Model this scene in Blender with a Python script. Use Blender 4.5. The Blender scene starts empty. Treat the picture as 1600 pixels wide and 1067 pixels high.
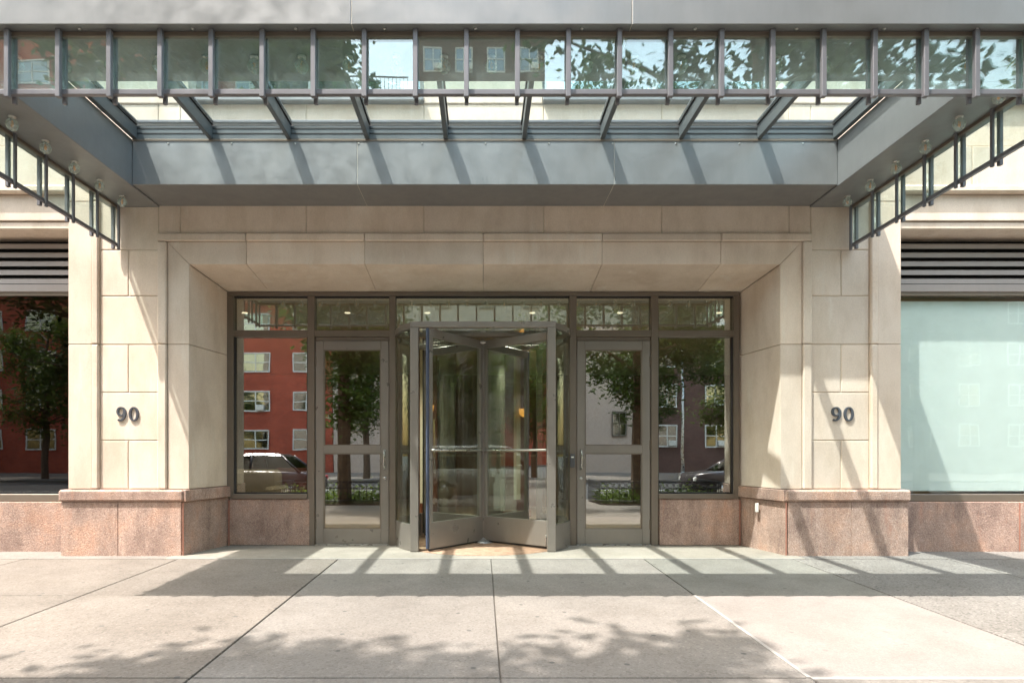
import bpy, bmesh, math, random
from mathutils import Vector, Matrix
random.seed(7)
R = math.radians
S = bpy.context.scene
COL = S.collection

# ------------------------------------------------------------------ camera
CAM_Y, CAM_Z = -6.65, 1.07
cam = bpy.data.cameras.new('camera'); co = bpy.data.objects.new('camera', cam); COL.objects.link(co)
co.location = (0, CAM_Y, CAM_Z); co.rotation_euler = (R(90), 0, 0)
cam.sensor_width = 36; cam.lens = 960/1600*36
cam.shift_x = 47/1600; cam.shift_y = 178.5/1600
cam.clip_start = .05; cam.clip_end = 3000
S.camera = co

# ------------------------------------------------------------------ sky, sun, exposure
LD = Vector((.36, .282, -1)).normalized()          # direction the sunlight travels
SUN_EL = math.asin(-LD.z); SUN_AZ = math.atan2(-LD.x, -LD.y)   # azimuth from +Y towards +X
w = bpy.data.worlds.new('World'); S.world = w; w.use_nodes = True
nt = w.node_tree; bgn = nt.nodes['Background']
sky = nt.nodes.new('ShaderNodeTexSky'); sky.sky_type = 'NISHITA'; sky.sun_disc = False
sky.sun_elevation = SUN_EL; sky.sun_rotation = SUN_AZ
sky.air_density = 2.6; sky.dust_density = 2.6; sky.ozone_density = .6
nt.links.new(sky.outputs[0], bgn.inputs[0]); bgn.inputs[1].default_value = .15
sun = bpy.data.lights.new('sun', 'SUN'); sun.energy = 2.0; sun.angle = R(.55); sun.color = (1, .94, .88)
so = bpy.data.objects.new('sun', sun); COL.objects.link(so)
so.rotation_euler = LD.to_track_quat('-Z', 'Y').to_euler(); so.location = (-6, -12, 30)
S.view_settings.view_transform = 'Standard'; S.view_settings.look = 'None'
S.view_settings.gamma = 1; S.view_settings.exposure = 2.45
S.render.engine = 'CYCLES'
S.cycles.max_bounces = 9; S.cycles.transparent_max_bounces = 20
S.cycles.diffuse_bounces = 4; S.cycles.glossy_bounces = 4

# ------------------------------------------------------------------ materials
def lin(c):
    return tuple(((v/255+.055)/1.055)**2.4 if v/255 > .04045 else v/255/12.92 for v in c)
MATS = {}
class NB:
    def __init__(s, name):
        s.m = bpy.data.materials.new(name); s.m.use_nodes = True; s.t = s.m.node_tree
        s.n = s.t.nodes; s.p = s.n['Principled BSDF']; s.out = s.n['Material Output']; MATS[name] = s.m
        s.tc = s.n.new('ShaderNodeTexCoord'); s.geo = s.n.new('ShaderNodeNewGeometry')
        s.oi = s.n.new('ShaderNodeObjectInfo')
    def L(s, a, b): s.t.links.new(a, b)
    def pos(s, scale=(1,1,1)):
        mp = s.n.new('ShaderNodeMapping'); mp.inputs['Scale'].default_value = scale
        s.L(s.geo.outputs['Position'], mp.inputs[0]); return mp.outputs[0]
    def noise(s, scale, detail=4, rough=.55, vec=None):
        x = s.n.new('ShaderNodeTexNoise'); x.inputs['Scale'].default_value = scale
        x.inputs['Detail'].default_value = detail; x.inputs['Roughness'].default_value = rough
        s.L(vec or s.pos(), x.inputs['Vector']); return x.outputs[0]
    def vor(s, scale, vec=None, out='Color', dim='3D'):
        x = s.n.new('ShaderNodeTexVoronoi'); x.voronoi_dimensions = dim; x.inputs['Scale'].default_value = scale
        s.L(vec or s.pos(), x.inputs['Vector']); return x.outputs[out]
    def ramp(s, f, stops, interp='LINEAR'):
        x = s.n.new('ShaderNodeValToRGB'); x.color_ramp.interpolation = interp; e = x.color_ramp.elements
        while len(e) < len(stops): e.new(.5)
        for el, (p, c) in zip(e, stops):
            el.position = p; el.color = (c, c, c, 1) if isinstance(c, (int, float)) else (*c, 1)
        s.L(f, x.inputs[0]); return x.outputs[0]
    def mix(s, f, a, b, mode='MIX'):
        x = s.n.new('ShaderNodeMix'); x.data_type = 'RGBA'; x.blend_type = mode
        for v, i in ((f, 0), (a, 6), (b, 7)):
            if isinstance(v, (int, float)): x.inputs[i].default_value = v if i == 0 else (v, v, v, 1)
            elif isinstance(v, tuple): x.inputs[i].default_value = (*v, 1)
            else: s.L(v, x.inputs[i])
        return x.outputs[2]
    def math(s, op, a, b=0.):
        x = s.n.new('ShaderNodeMath'); x.operation = op
        for v, i in ((a, 0), (b, 1)):
            if isinstance(v, (int, float)): x.inputs[i].default_value = v
            else: s.L(v, x.inputs[i])
        return x.outputs[0]
    def bump(s, h, strength=.3, dist=.01):
        x = s.n.new('ShaderNodeBump'); x.inputs['Strength'].default_value = strength
        x.inputs['Distance'].default_value = dist; s.L(h, x.inputs['Height']); s.L(x.outputs[0], s.p.inputs['Normal'])
    def set(s, color=None, rough=None, metal=None, spec=None):
        for v, k in ((color, 'Base Color'), (rough, 'Roughness'), (metal, 'Metallic'), (spec, 'Specular IOR Level')):
            if v is None: continue
            if isinstance(v, tuple): s.p.inputs[k].default_value = (*v, 1)
            elif isinstance(v, (int, float)): s.p.inputs[k].default_value = v
            else: s.L(v, s.p.inputs[k])
        return s.m

def plain(name, c, rough=.5, metal=0., spec=.5, var=.12, scale=6, bump=0):
    b = NB(name)
    n = b.noise(scale, 5)
    f = b.ramp(n, [(.3, 1-var), (.7, 1+var)])
    b.set(b.mix(1., c, f, 'MULTIPLY'), rough, metal, spec)
    if bump: b.bump(b.noise(scale*12, 3), bump, .004)
    return b.m

def mk_stone(name, c0, c1, c2):
    b = NB(name)
    n1 = b.noise(1.1, 5, .6); n2 = b.noise(3.2, 6, .65, b.pos((1, 1, .35)))
    c = b.ramp(n1, [(.3, c0), (.52, c1), (.75, c2)])
    r = b.ramp(b.oi.outputs['Random'], [(0, (.86, .85, .835)), (.5, (.97, .965, .95)), (1, (1.04, 1.005, .965))])
    c = b.mix(1., c, r, 'MULTIPLY')
    st = b.ramp(n2, [(.36, (.80, .765, .71)), (.55, (1, 1, 1))])
    c = b.mix(.55, c, st, 'MULTIPLY')
    ef = b.ramp(b.noise(1.6, 6, .7, b.pos((2.4, 2.4, .5))), [(.57, 0.), (.70, .45)])
    c = b.mix(ef, c, (.74, .70, .63))
    fine = b.ramp(b.noise(70, 3), [(.3, .9), (.7, 1.06)])
    c = b.mix(.8, c, fine, 'MULTIPLY')
    pits = b.ramp(b.vor(38, out='Distance'), [(.0, .72), (.10, 1.)])
    pm = b.ramp(b.noise(5.5, 2), [(.55, 0.), (.72, .55)])
    c = b.mix(pm, c, b.mix(1., c, pits, 'MULTIPLY'))
    b.bump(b.noise(95, 4), .22, .004)
    return b.set(c, .82, 0, .25)
mk_stone('limestone', (.61, .51, .425), (.70, .60, .505), (.75, .66, .57))
plain('mortar', (.56, .48, .38), .95)
plain('pale_caulk', (.62, .57, .50), .8)
plain('red_sealant', (.36, .16, .11), .7)

def mk_granite():
    b = NB('granite')
    v = b.vor(165); g = b.ramp(v, [(0, (.16, .115, .105)), (.25, (.315, .215, .18)), (.6, (.40, .29, .245)), (1, (.53, .43, .375))])
    big = b.ramp(b.noise(2.2, 6, .7), [(.36, (.50, .46, .46)), (.5, (.93, .90, .88)), (.64, (1.15, .95, .80))])
    c = b.mix(1., b.mix(.6, g, big, 'MULTIPLY'), (1.18, 1.16, 1.12), 'MULTIPLY')
    st = b.ramp(b.noise(4.5, 6, .7, b.pos((1, 1, .25))), [(.40, (.48, .47, .48)), (.54, (1, 1, 1))])
    c = b.mix(.42, c, st, 'MULTIPLY')
    r = b.ramp(b.oi.outputs['Random'], [(0, .9), (1, 1.1)]); c = b.mix(1., c, r, 'MULTIPLY')
    rust = b.ramp(b.noise(1.9, 5, .7, b.pos((2.2, 2.2, .5))), [(.56, 0.), (.70, .35)])
    c = b.mix(rust, c, (.46, .17, .085))
    b.bump(b.noise(55, 5, .7), .75, .012)
    return b.set(c, .75, 0, .35)
mk_granite()

def mk_metal(name, c, rough=.42, metal=.35, sc=3.):
    b = NB(name)
    n = b.ramp(b.noise(sc*.3, 4, .5), [(.3, .94), (.7, 1.05)])
    col = b.mix(1., c, n, 'MULTIPLY')
    drt = b.ramp(b.noise(14, 5, .7, b.pos((1, 1, .3))), [(.35, .965), (.6, 1.01)])
    col = b.mix(1., col, drt, 'MULTIPLY')
    rr = b.ramp(b.noise(7, 4), [(.3, rough-.07), (.7, rough+.1)])
    return b.set(col, rr, metal, .5)
mk_metal('bronze_panel', (.238, .243, .246), .38, .4)
mk_metal('bronze_frame', (.19, .158, .127), .36, .4)
mk_metal('door_bronze', (.265, .24, .212), .33, .45)
mk_metal('rafter_metal', (.12, .135, .142), .4, .3)
mk_metal('valance_metal', (.17, .17, .185), .42, .3)
mk_metal('louver_metal', (.31, .28, .265), .5, .15)
mk_metal('steel', (.55, .54, .52), .28, .9)
mk_metal('number_metal', (.10, .11, .13), .38, .5)
plain('dark_void', (.015, .014, .013), .9)
plain('black_rubber', (.018, .018, .02), .6)
plain('blue_rubber', (.06, .075, .12), .5)
plain('iron', (.02, .02, .022), .5, .2)
plain('white_paint', (.72, .70, .67), .5)
plain('plastic_grey', (.07, .07, .075), .4)
plain('plastic_white', (.70, .68, .63), .4)

def mk_glass(name, tint, refl, rough=0., haze=0.):
    """thin architectural pane: tinted see-through sheet with a mirror coat that grows at grazing angles"""
    b = NB(name); n = b.n
    tr = n.new('ShaderNodeBsdfTransparent'); tr.inputs[0].default_value = (*tint, 1)
    gl = n.new('ShaderNodeBsdfGlossy'); gl.inputs[0].default_value = (.96, .98, .97, 1); gl.inputs['Roughness'].default_value = rough
    dt = n.new('ShaderNodeVectorMath'); dt.operation = 'DOT_PRODUCT'
    b.L(b.geo.outputs['Incoming'], dt.inputs[0]); b.L(b.geo.outputs['Normal'], dt.inputs[1])
    gz_ = b.math('POWER', b.math('SUBTRACT', 1., b.math('ABSOLUTE', dt.outputs['Value'])), 5.)
    f = b.math('MULTIPLY_ADD', gz_, 1.-refl); b.n[-1].inputs[2].default_value = refl
    # uneven roller-wave relief of real glazing
    bp = n.new('ShaderNodeBump'); bp.inputs['Strength'].default_value = .05; bp.inputs['Distance'].default_value = .01
    b.L(b.noise(2.2, 1), bp.inputs['Height']); b.L(bp.outputs[0], gl.inputs['Normal'])
    mx = n.new('ShaderNodeMixShader'); b.L(f, mx.inputs[0]); b.L(tr.outputs[0], mx.inputs[1]); b.L(gl.outputs[0], mx.inputs[2])
    last = mx.outputs[0]
    if haze:
        df = n.new('ShaderNodeBsdfDiffuse'); df.inputs[0].default_value = (.58, .74, .73, 1)
        hz = b.ramp(b.noise(7, 6, .75), [(.35, haze*.25), (.75, haze*1.6)])
        m2 = n.new('ShaderNodeMixShader'); b.L(hz, m2.inputs[0]); b.L(last, m2.inputs[1]); b.L(df.outputs[0], m2.inputs[2]); last = m2.outputs[0]
    b.L(last, b.out.inputs['Surface'])
    return b.m
mk_glass('door_glass', (.76, .79, .76), .27)
mk_glass('dark_glass', (.36, .34, .32), .085)
mk_glass('upper_glass', (.35, .42, .45), .30)
mk_glass('valance_glass', (.90, .97, .95), .11, haze=.03)
mk_glass('front_valance_glass', (.86, .95, .93), .13, haze=.085)
mk_glass('skylight_glass', (.925, .98, .985), .045, haze=.02)
mk_glass('bulb_glass', (.95, .93, .88), .08, haze=.38)
mk_glass('drum_glass', (.86, .92, .88), .08); mk_glass('wing_glass', (.86, .9, .87), .16)
mk_glass('car_glass', (.10, .12, .12), .12)
mk_glass('shade_front_glass', (.94, .97, .96), .05)
plain('roller_shade', (.70, .765, .745), .8, var=.03)
plain('filament', (.75, .35, .08), .4)

def mk_concrete(name, c, spk=.35, grain=.5, stain=.5):
    b = NB(name)
    n = b.ramp(b.noise(.9, 6, .65), [(.3, .84), (.7, 1.1)])
    col = b.mix(1., c, n, 'MULTIPLY')
    col = b.mix(1., col, b.ramp(b.oi.outputs['Random'], [(0, .93), (1, 1.05)]), 'MULTIPLY')
    st = b.ramp(b.noise(2.1, 8, .72), [(.36, (.70, .68, .66)), (.56, (1, 1, 1))])
    col = b.mix(stain, col, st, 'MULTIPLY')
    ag = b.ramp(b.vor(75), [(0, .45), (.35, .93), (.8, 1.07), (1, 1.6)])
    col = b.mix(grain, col, ag, 'MULTIPLY')
    fine = b.ramp(b.noise(110, 4, .7), [(.3, .72), (.7, 1.2)]); col = b.mix(.6, col, fine, 'MULTIPLY')
    # trodden gum: sparse dark dots
    d = b.vor(1.7, out='Distance', dim='2D'); gum = b.ramp(d, [(.022, min(1, spk*2.6)), (.03, 0.)])
    col = b.mix(gum, col, (.09, .085, .08))
    ch = b.ramp(b.vor(16, out='Distance', dim='2D'), [(.05, spk*1.3), (.09, 0.)])
    chm = b.math('MULTIPLY', ch, b.ramp(b.noise(1.7, 3), [(.5, 0.), (.65, 1.)]))
    col = b.mix(chm, col, (.16, .15, .145))
    b.bump(b.noise(180, 3), .3, .004)
    return b.set(col, .88, 0, .25)
mk_concrete('concrete', (.204, .184, .164))
mk_concrete('concrete_warm', (.192, .167, .143), .3, .6)
mk_concrete('concrete_new', (.232, .207, .187), .12, .22, .35)
mk_concrete('concrete_dark', (.20, .188, .165), .3, .4)
mk_concrete('concrete_rough', (.195, .18, .162), .3, 1.)
mk_concrete('entrance_slab', (.28, .252, .212), .18, .25, .6)
plain('joint_dirt', (.11, .095, .08), .95)
plain('joint_white', (.30, .28, .258), .9)
plain('asphalt', (.05, .05, .05), .9, var=.25, scale=3, bump=.4)
plain('ground_far', (.12, .12, .11), .95)
plain('road_paint', (.7, .7, .66), .8)
plain('soil', (.07, .045, .03), .95, var=.3, scale=20)
def mk_worn():
    b = NB('worn_floor')
    c = b.ramp(b.noise(9, 7, .7, b.pos((1, 3, 1))), [(.3, (.12, .07, .045)), (.48, (.30, .18, .11)), (.6, (.42, .27, .18)), (.75, (.5, .42, .34))])
    return b.set(c, .7)
mk_worn()

# ------------------------------------------------------------------ builders
WO = {}
def link(name, verts, faces, mat, parent=None, smooth=False, origin=None, mesh_key=None):
    vs = [Vector(v) for v in verts]
    if origin is None:
        lo = Vector(map(min, *vs)) if len(vs) > 1 else vs[0]; hi = Vector(map(max, *vs)); origin = (lo+hi)/2
    origin = Vector(origin)
    me = bpy.data.meshes.new(name); me.from_pydata([v-origin for v in vs], [], faces)
    me.materials.append(MATS[mat]); me.validate()
    if smooth: me.polygons.foreach_set('use_smooth', [True]*len(me.polygons))
    bm = bmesh.new(); bm.from_mesh(me); bmesh.ops.recalc_face_normals(bm, faces=bm.faces); bm.to_mesh(me); bm.free()
    return place(name, me, origin, parent)
def place(name, me, origin, parent=None):
    o = bpy.data.objects.new(name, me); COL.objects.link(o)
    if parent is not None: o.parent = parent; o.location = Vector(origin)-WO[parent]
    else: o.location = origin
    WO[o] = Vector(origin); return o
def tag(o, label=None, cat=None, group=None, kind=None):
    if label: o['label'] = label
    if cat: o['category'] = cat
    if group: o['group'] = group
    if kind: o['kind'] = kind
    return o
def thing(name, label, cat, loc=(0, 0, 0), group=None):
    o = bpy.data.objects.new(name, None); COL.objects.link(o); o.location = loc; o.empty_display_size = .2
    WO[o] = Vector(loc); return tag(o, label, cat, group)
BOXC = {}
def box(name, x0, x1, y0, y1, z0, z1, mat, parent=None, bev=.004):
    d = (round(x1-x0, 4), round(y1-y0, 4), round(z1-z0, 4)); key = (d, mat, bev)
    me = BOXC.get(key)
    if me is None:
        bm = bmesh.new(); bmesh.ops.create_cube(bm, size=1)
        for v in bm.verts: v.co = Vector((v.co.x*d[0], v.co.y*d[1], v.co.z*d[2]))
        bv = min(bev, min(d)*.3)
        if bev > 0: bmesh.ops.bevel(bm, geom=bm.edges[:], offset=bv, segments=1, affect='EDGES', profile=.5)
        me = bpy.data.meshes.new(name); bm.to_mesh(me); bm.free(); me.materials.append(MATS[mat]); BOXC[key] = me
    return place(name, me, ((x0+x1)/2, (y0+y1)/2, (z0+z1)/2), parent)
def hexa(name, p, mat, parent=None, bev=.004):
    """8 corners: bottom loop 0-3, top loop 4-7"""
    o = link(name, p, [(0, 3, 2, 1), (4, 5, 6, 7), (0, 1, 5, 4), (1, 2, 6, 5), (2, 3, 7, 6), (3, 0, 4, 7)], mat, parent)
    if bev:
        bm = bmesh.new(); bm.from_mesh(o.data); bmesh.ops.bevel(bm, geom=bm.edges[:], offset=bev, segments=1, affect='EDGES', profile=.5)
        bm.to_mesh(o.data); bm.free()
    return o
def prism(name, poly, axis, a0, a1, mat, parent=None, smooth=False):
    """extrude a 2D polygon along axis 'x','y' or 'z'"""
    def P(u, v, a): return {'x': (a, u, v), 'y': (u, a, v), 'z': (u, v, a)}[axis]
    n = len(poly); vs = [P(u, v, a0) for u, v in poly]+[P(u, v, a1) for u, v in poly]
    fs = [tuple(range(n))[::-1], tuple(range(n, 2*n))]+[(i, (i+1) % n, n+(i+1) % n, n+i) for i in range(n)]
    return link(name, vs, fs, mat, parent, smooth)
def tube(name, pts, rad, mat, parent=None, seg=8, origin=None):
    pts = [Vector(p) for p in pts]; rad = rad if isinstance(rad, (list, tuple)) else [rad]*len(pts)
    vs, fs = tube_geo(pts, rad, seg)
    return link(name, vs, fs, mat, parent, True, origin)
def tube_geo(pts, rad, seg=8, base=0):
    vs, fs = [], []
    for i, p in enumerate(pts):
        t = (pts[min(i+1, len(pts)-1)]-pts[max(i-1, 0)]).normalized()
        a = Vector((0, 0, 1)) if abs(t.z) < .9 else Vector((1, 0, 0)); u = t.cross(a).normalized(); v = t.cross(u)
        for k in range(seg):
            th = 2*math.pi*k/seg; vs.append(p+(u*math.cos(th)+v*math.sin(th))*rad[i])
    for i in range(len(pts)-1):
        for k in range(seg):
            fs.append((base+i*seg+k, base+i*seg+(k+1) % seg, base+(i+1)*seg+(k+1) % seg, base+(i+1)*seg+k))
    fs.append(tuple(base+k for k in range(seg))[::-1]); fs.append(tuple(base+(len(pts)-1)*seg+k for k in range(seg)))
    return vs, fs
def lathe(name, prof, c, mat, parent=None, seg=16):
    vs, fs = [], []
    for r, z in prof:
        for k in range(seg):
            t = 2*math.pi*k/seg; vs.append((c[0]+r*math.cos(t), c[1]+r*math.sin(t), c[2]+z))
    for i in range(len(prof)-1):
        for k in range(seg):
            fs.append((i*seg+k, i*seg+(k+1) % seg, (i+1)*seg+(k+1) % seg, (i+1)*seg+k))
    fs.append(tuple(range(seg))[::-1]); fs.append(tuple(range((len(prof)-1)*seg, len(prof)*seg)))
    return link(name, vs, fs, mat, parent, True)
def arc_slab(name, cx, cy, r0, r1, a0, a1, z0, z1, mat, parent=None, n=12):
    vs, fs = [], []
    for i in range(n+1):
        a = a0+(a1-a0)*i/n
        for r, z in ((r0, z0), (r1, z0), (r1, z1), (r0, z1)):
            vs.append((cx+r*math.sin(a), cy-r*math.cos(a), z))
    for i in range(n):
        for k in range(4): fs.append((i*4+k, i*4+(k+1) % 4, (i+1)*4+(k+1) % 4, (i+1)*4+k))
    fs += [(3, 2, 1, 0), (n*4, n*4+1, n*4+2, n*4+3)]
    return link(name, vs, fs, mat, parent)

# ------------------------------------------------------------------ ground, sidewalk, road
XC = .03
SL = .02
def gz(y): return SL*y if y < -.24 else SL*-.24
KERB = -9.6
tag(link('ground', [(-1500, -1500, -.62), (1500, -1500, -.62), (1500, 1500, -.62), (-1500, 1500, -.62)], [(0, 1, 2, 3)], 'ground_far'), kind='structure')
def sloped(name, x0, x1, y0, y1, t, mat, parent=None, dz=0., bev=.004):
    return hexa(name, [(x0, y0, gz(y0)+dz-t), (x1, y0, gz(y0)+dz-t), (x1, y1, gz(y1)+dz-t), (x0, y1, gz(y1)+dz-t),
                       (x0, y0, gz(y0)+dz), (x1, y0, gz(y0)+dz), (x1, y1, gz(y1)+dz), (x0, y1, gz(y1)+dz)], mat, parent, bev)
sw = sloped('sidewalk', -70, 70, KERB+.16, -.24, .3, 'joint_dirt', dz=-.014, bev=0); tag(sw, kind='structure')
XJ = [-9.6, -8.0, -6.4, -4.77, -3.17, -1.5, .095, 1.69, 3.24, 4.84, 6.44, 8.04, 9.64]
YJ = [-.24, -1.78, -3.49, -5.2, -6.9, KERB+.16]
G = .007
for i in range(len(XJ)-1):
    for j in range(len(YJ)-1):
        m = 'concrete'
        if XJ[i] < -1.6: m = 'concrete_warm'
        if XJ[i] == 1.69: m = 'concrete_dark' if j == 0 else ('concrete_new' if j == 1 else 'concrete')
        if XJ[i] >= 3.2: m = 'concrete_rough'
        g2 = .002 if (j == 0 and -3.2 < XJ[i] < 1.6) else G
        g1 = .002 if (j == 1 and -3.2 < XJ[i] < 1.6) else G
        ga, gb = (.004 if XJ[i] == .095 else G), (.004 if XJ[i+1] == .095 else G)
        sloped('paving_slab', XJ[i]+ga, XJ[i+1]-gb, YJ[j+1]+g2, YJ[j]-g1, .10, m, sw, bev=.003)
# white sealant lines round the new slab and along the entrance slab
for (a, b_, c, d) in ((1.69-.018, 1.69+.006, -3.49, -1.78), (1.69, 3.24, -3.52, -3.486)):
    sloped('sealant_strip', a, b_, c, d, .03, 'joint_white', sw, dz=.0035, bev=0)
for s in (-1, 1):
    sloped('outer_paving', min(s*9.65, s*69), max(s*9.65, s*69), KERB+.17, -.25, .05, 'concrete', sw, dz=-.002, bev=0)
es = box('entrance_slab', XC-3.35, XC+3.35, -.232, 1.0, -.3, 0, 'entrance_slab', bev=.003); tag(es, kind='structure')
for s in (-1, 1):
    box('wall_foot_strip', *sorted((s*3.36+XC, s*60)), -.232, .6, -.3, -.0045, 'concrete' if s < 0 else 'concrete_rough', es, bev=0)
box('edge_line', XC-3.3, XC+3.3, -.252, -.234, -.06, .0015, 'joint_white', es, bev=0)
kb = box('kerb', -70, 70, KERB, KERB+.16, -.7, gz(KERB)+.002, 'concrete_dark', bev=.012); tag(kb, kind='structure')
ROADZ = gz(KERB)-.15
road = box('road', -300, 300, -24.5, KERB, -.9, ROADZ, 'asphalt', bev=0); tag(road, kind='structure')
for k in range(-6, 7): box('lane_marking', k*6-1.5, k*6+1.5, -17.06, -16.94, ROADZ-.01, ROADZ+.004, 'road_paint', road, bev=0)
fs_ = box('far_sidewalk', -300, 300, -38, -24.5, -.9, ROADZ+.14, 'concrete', bev=.01); tag(fs_, kind='structure')

# ------------------------------------------------------------------ the limestone building
bld = thing('limestone_building', 'cream limestone apartment building front with pink granite base and recessed entrance', 'building', (XC, .5, 0))
def stone(x0, x1, y0, y1, z0, z1, parent, mat='limestone', g=.004, bev=.005, name='stone_block'):
    return box(name, x0+g, x1-g, y0, y1, z0+g, z1-g, mat, parent, bev)
def MX(s, a, b_): return (XC+a, XC+b_) if s > 0 else (XC-b_, XC-a)
ZB, ZR = .71, [.71, 1.236, 1.756, 2.275, 2.80, 3.30, 3.82, 4.34, 4.88]
RY = .76                      # plane of the entrance glazing
for s in (-1, 1):
    pier = box('pier', *MX(s, 3.24, 4.49), .020, .44, .0, 4.9, 'mortar', bld, 0)
    # block field with alternating whole and halved courses
    for r in range(8):
        z0, z1 = ZR[r], ZR[r+1]
        if r % 2 == 0:
            mid = 3.862; cuts = [(3.535, mid), (mid, 4.17)]
        else: cuts = [(3.535, 4.17)]
        for a, b_ in cuts: stone(*MX(s, a, b_), .012, .2, z0, z1, pier, g=.0045, bev=.006)
    # raised mouldings and outer band, cut by the course joint
    for z0, z1 in ((ZB, 2.275), (2.275, 3.82), (3.82, 4.88)):
        for a, b_, yy in ((4.17, 4.25, -.022), (4.25, 4.51, .0)):
            stone(*MX(s, a, b_), yy, .25, z0, z1, pier, g=.003, bev=.012 if yy < 0 else .005)
    # casing beside the opening: raised fillet then flat face
    for z0, z1 in ((ZB, 2.275), (2.275, 3.474)):
        stone(*MX(s, 3.435, 3.535), -.026, .22, z0, min(z1, 3.384 if z1 > 3 else z1), pier, g=.003, bev=.010)
    for z0, z1 in ((3.474, 3.82), (3.82, 4.88)):
        stone(*MX(s, 3.30, 3.535), .012, .2, z0, z1, pier, g=.003)
# casing faces with mitred top corners; splayed reveals and soffit
cas = box('door_casing', XC-3.3, XC+3.3, .012, .19, 3.2, 3.46, 'mortar', bld, 0)
IN, ZI = 3.20, 3.141          # opening at the front edge
IB, ZIB = 3.075, 3.03         # opening at the glazing
OF, ZF = 3.435, 3.384
for s in (-1, 1):
    g = .003
    for z0, z1, zo in ((ZB, 2.275, 2.275), (2.275, ZI, ZF)):
        x_i, x_o = XC+s*IN, XC+s*(OF-.002)
        b0 = [(x_i, .0, z0+g), (x_o, .0, z0+g), (x_o, .2, z0+g), (x_i, .2, z0+g)]
        t0 = [(x_i, .0, z1-g), (x_o, .0, zo-g), (x_o, .2, zo-g), (x_i, .2, z1-g)]
        hexa('casing_stone', b0+t0, 'limestone', cas, .004)
    rv = [(ZB, 2.275, 2.275), (2.275, ZI, ZIB)]
    for z0, z1, zb in rv:
        # reveal: thick slab from the front edge back to the frame
        xf, xb = XC+s*IN, XC+s*IB; th = s*.16
        b0 = [(xf, .006, z0+g), (xb, RY+.02, z0+g), (xb+th, RY+.02, z0+g), (xf+th*.9, .03, z0+g)]
        zt = 2.275 if z1 == 2.275 else z1; zbk = 2.275 if z1 == 2.275 else zb
        t0 = [(xf, .006, zt-g), (xb, RY+.02, zbk-g), (xb+th, RY+.02, zbk-g), (xf+th*.9, .03, zt-g)]
        hexa('reveal_stone', b0+t0, 'limestone', cas, .003)
HJ = [-2.55, -1.268, .014, 1.30, 2.585]
def headpiece(name, x0, x1, first, last):
    g = .0022
    xa_i = XC-IN if first else x0; xa_o = XC-OF if first else x0
    xb_i = XC+IN if last else x1; xb_o = XC+OF if last else x1
    b0 = [(xa_i+g, 0, ZI), (xb_i-g, 0, ZI), (xb_i-g, .2, ZI), (xa_i+g, .2, ZI)]
    t0 = [(xa_o+g, 0, ZF-.002), (xb_o-g, 0, ZF-.002), (xb_o-g, .2, ZF-.002), (xa_o+g, .2, ZF-.002)]
    hexa(name, b0+t0, 'limestone', cas, .004)
    # soffit stone
    xa_b = XC-IB if first else x0; xb_b = XC+IB if last else x1
    b0 = [(xa_i+g, .006, ZI+.001), (xb_i-g, .006, ZI+.001), (xb_b-g, RY+.02, ZIB), (xa_b+g, RY+.02, ZIB)]
    t0 = [(xa_i+g, .03, ZI+.05), (xb_i-g, .03, ZI+.05), (xb_b-g, RY+.02, ZIB+.15), (xa_b+g, RY+.02, ZIB+.15)]
    hexa('soffit_stone', b0+t0, 'limestone', cas, .003)
ed = [XC-IN]+HJ+[XC+IN]
for i in range(6):
    headpiece('lintel_stone', ed[i], ed[i+1], i == 0, i == 5)
    fo = [XC-3.535]+HJ+[XC+3.535]
    stone(fo[i], fo[i+1], -.026, .22, ZF, 3.474, cas, g=.003, bev=.010)
UJ = [-3.30, -1.905, -.63, .67, 1.95, 3.30]
box('mortar_back', XC-3.3, XC+3.3, .021, .25, 3.474, 4.9, 'mortar', cas, 0)
for k in range(5):
    a, b_ = UJ[k]+(XC if k == 0 else 0), UJ[k+1]+(XC if k == 4 else 0)
    stone(a, b_, .012, .2, 3.474, 3.95, cas, g=.0045)
    stone(a, b_, .012, .2, 4.42, 4.88, cas, g=.0045)
mids = [UJ[0]+XC]+[(UJ[k]+UJ[k+1])/2 for k in range(5)]+[UJ[-1]+XC]
for k in range(6): stone(mids[k], mids[k+1], .012, .2, 3.95, 4.42, cas, g=.0045)
box('reveal_back', XC-3.6, XC-3.245, .21, RY+.1, 0, 3.4, 'mortar', cas, 0); box('reveal_back', XC+3.245, XC+3.6, .21, RY+.1, 0, 3.4, 'mortar', cas, 0)

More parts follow.
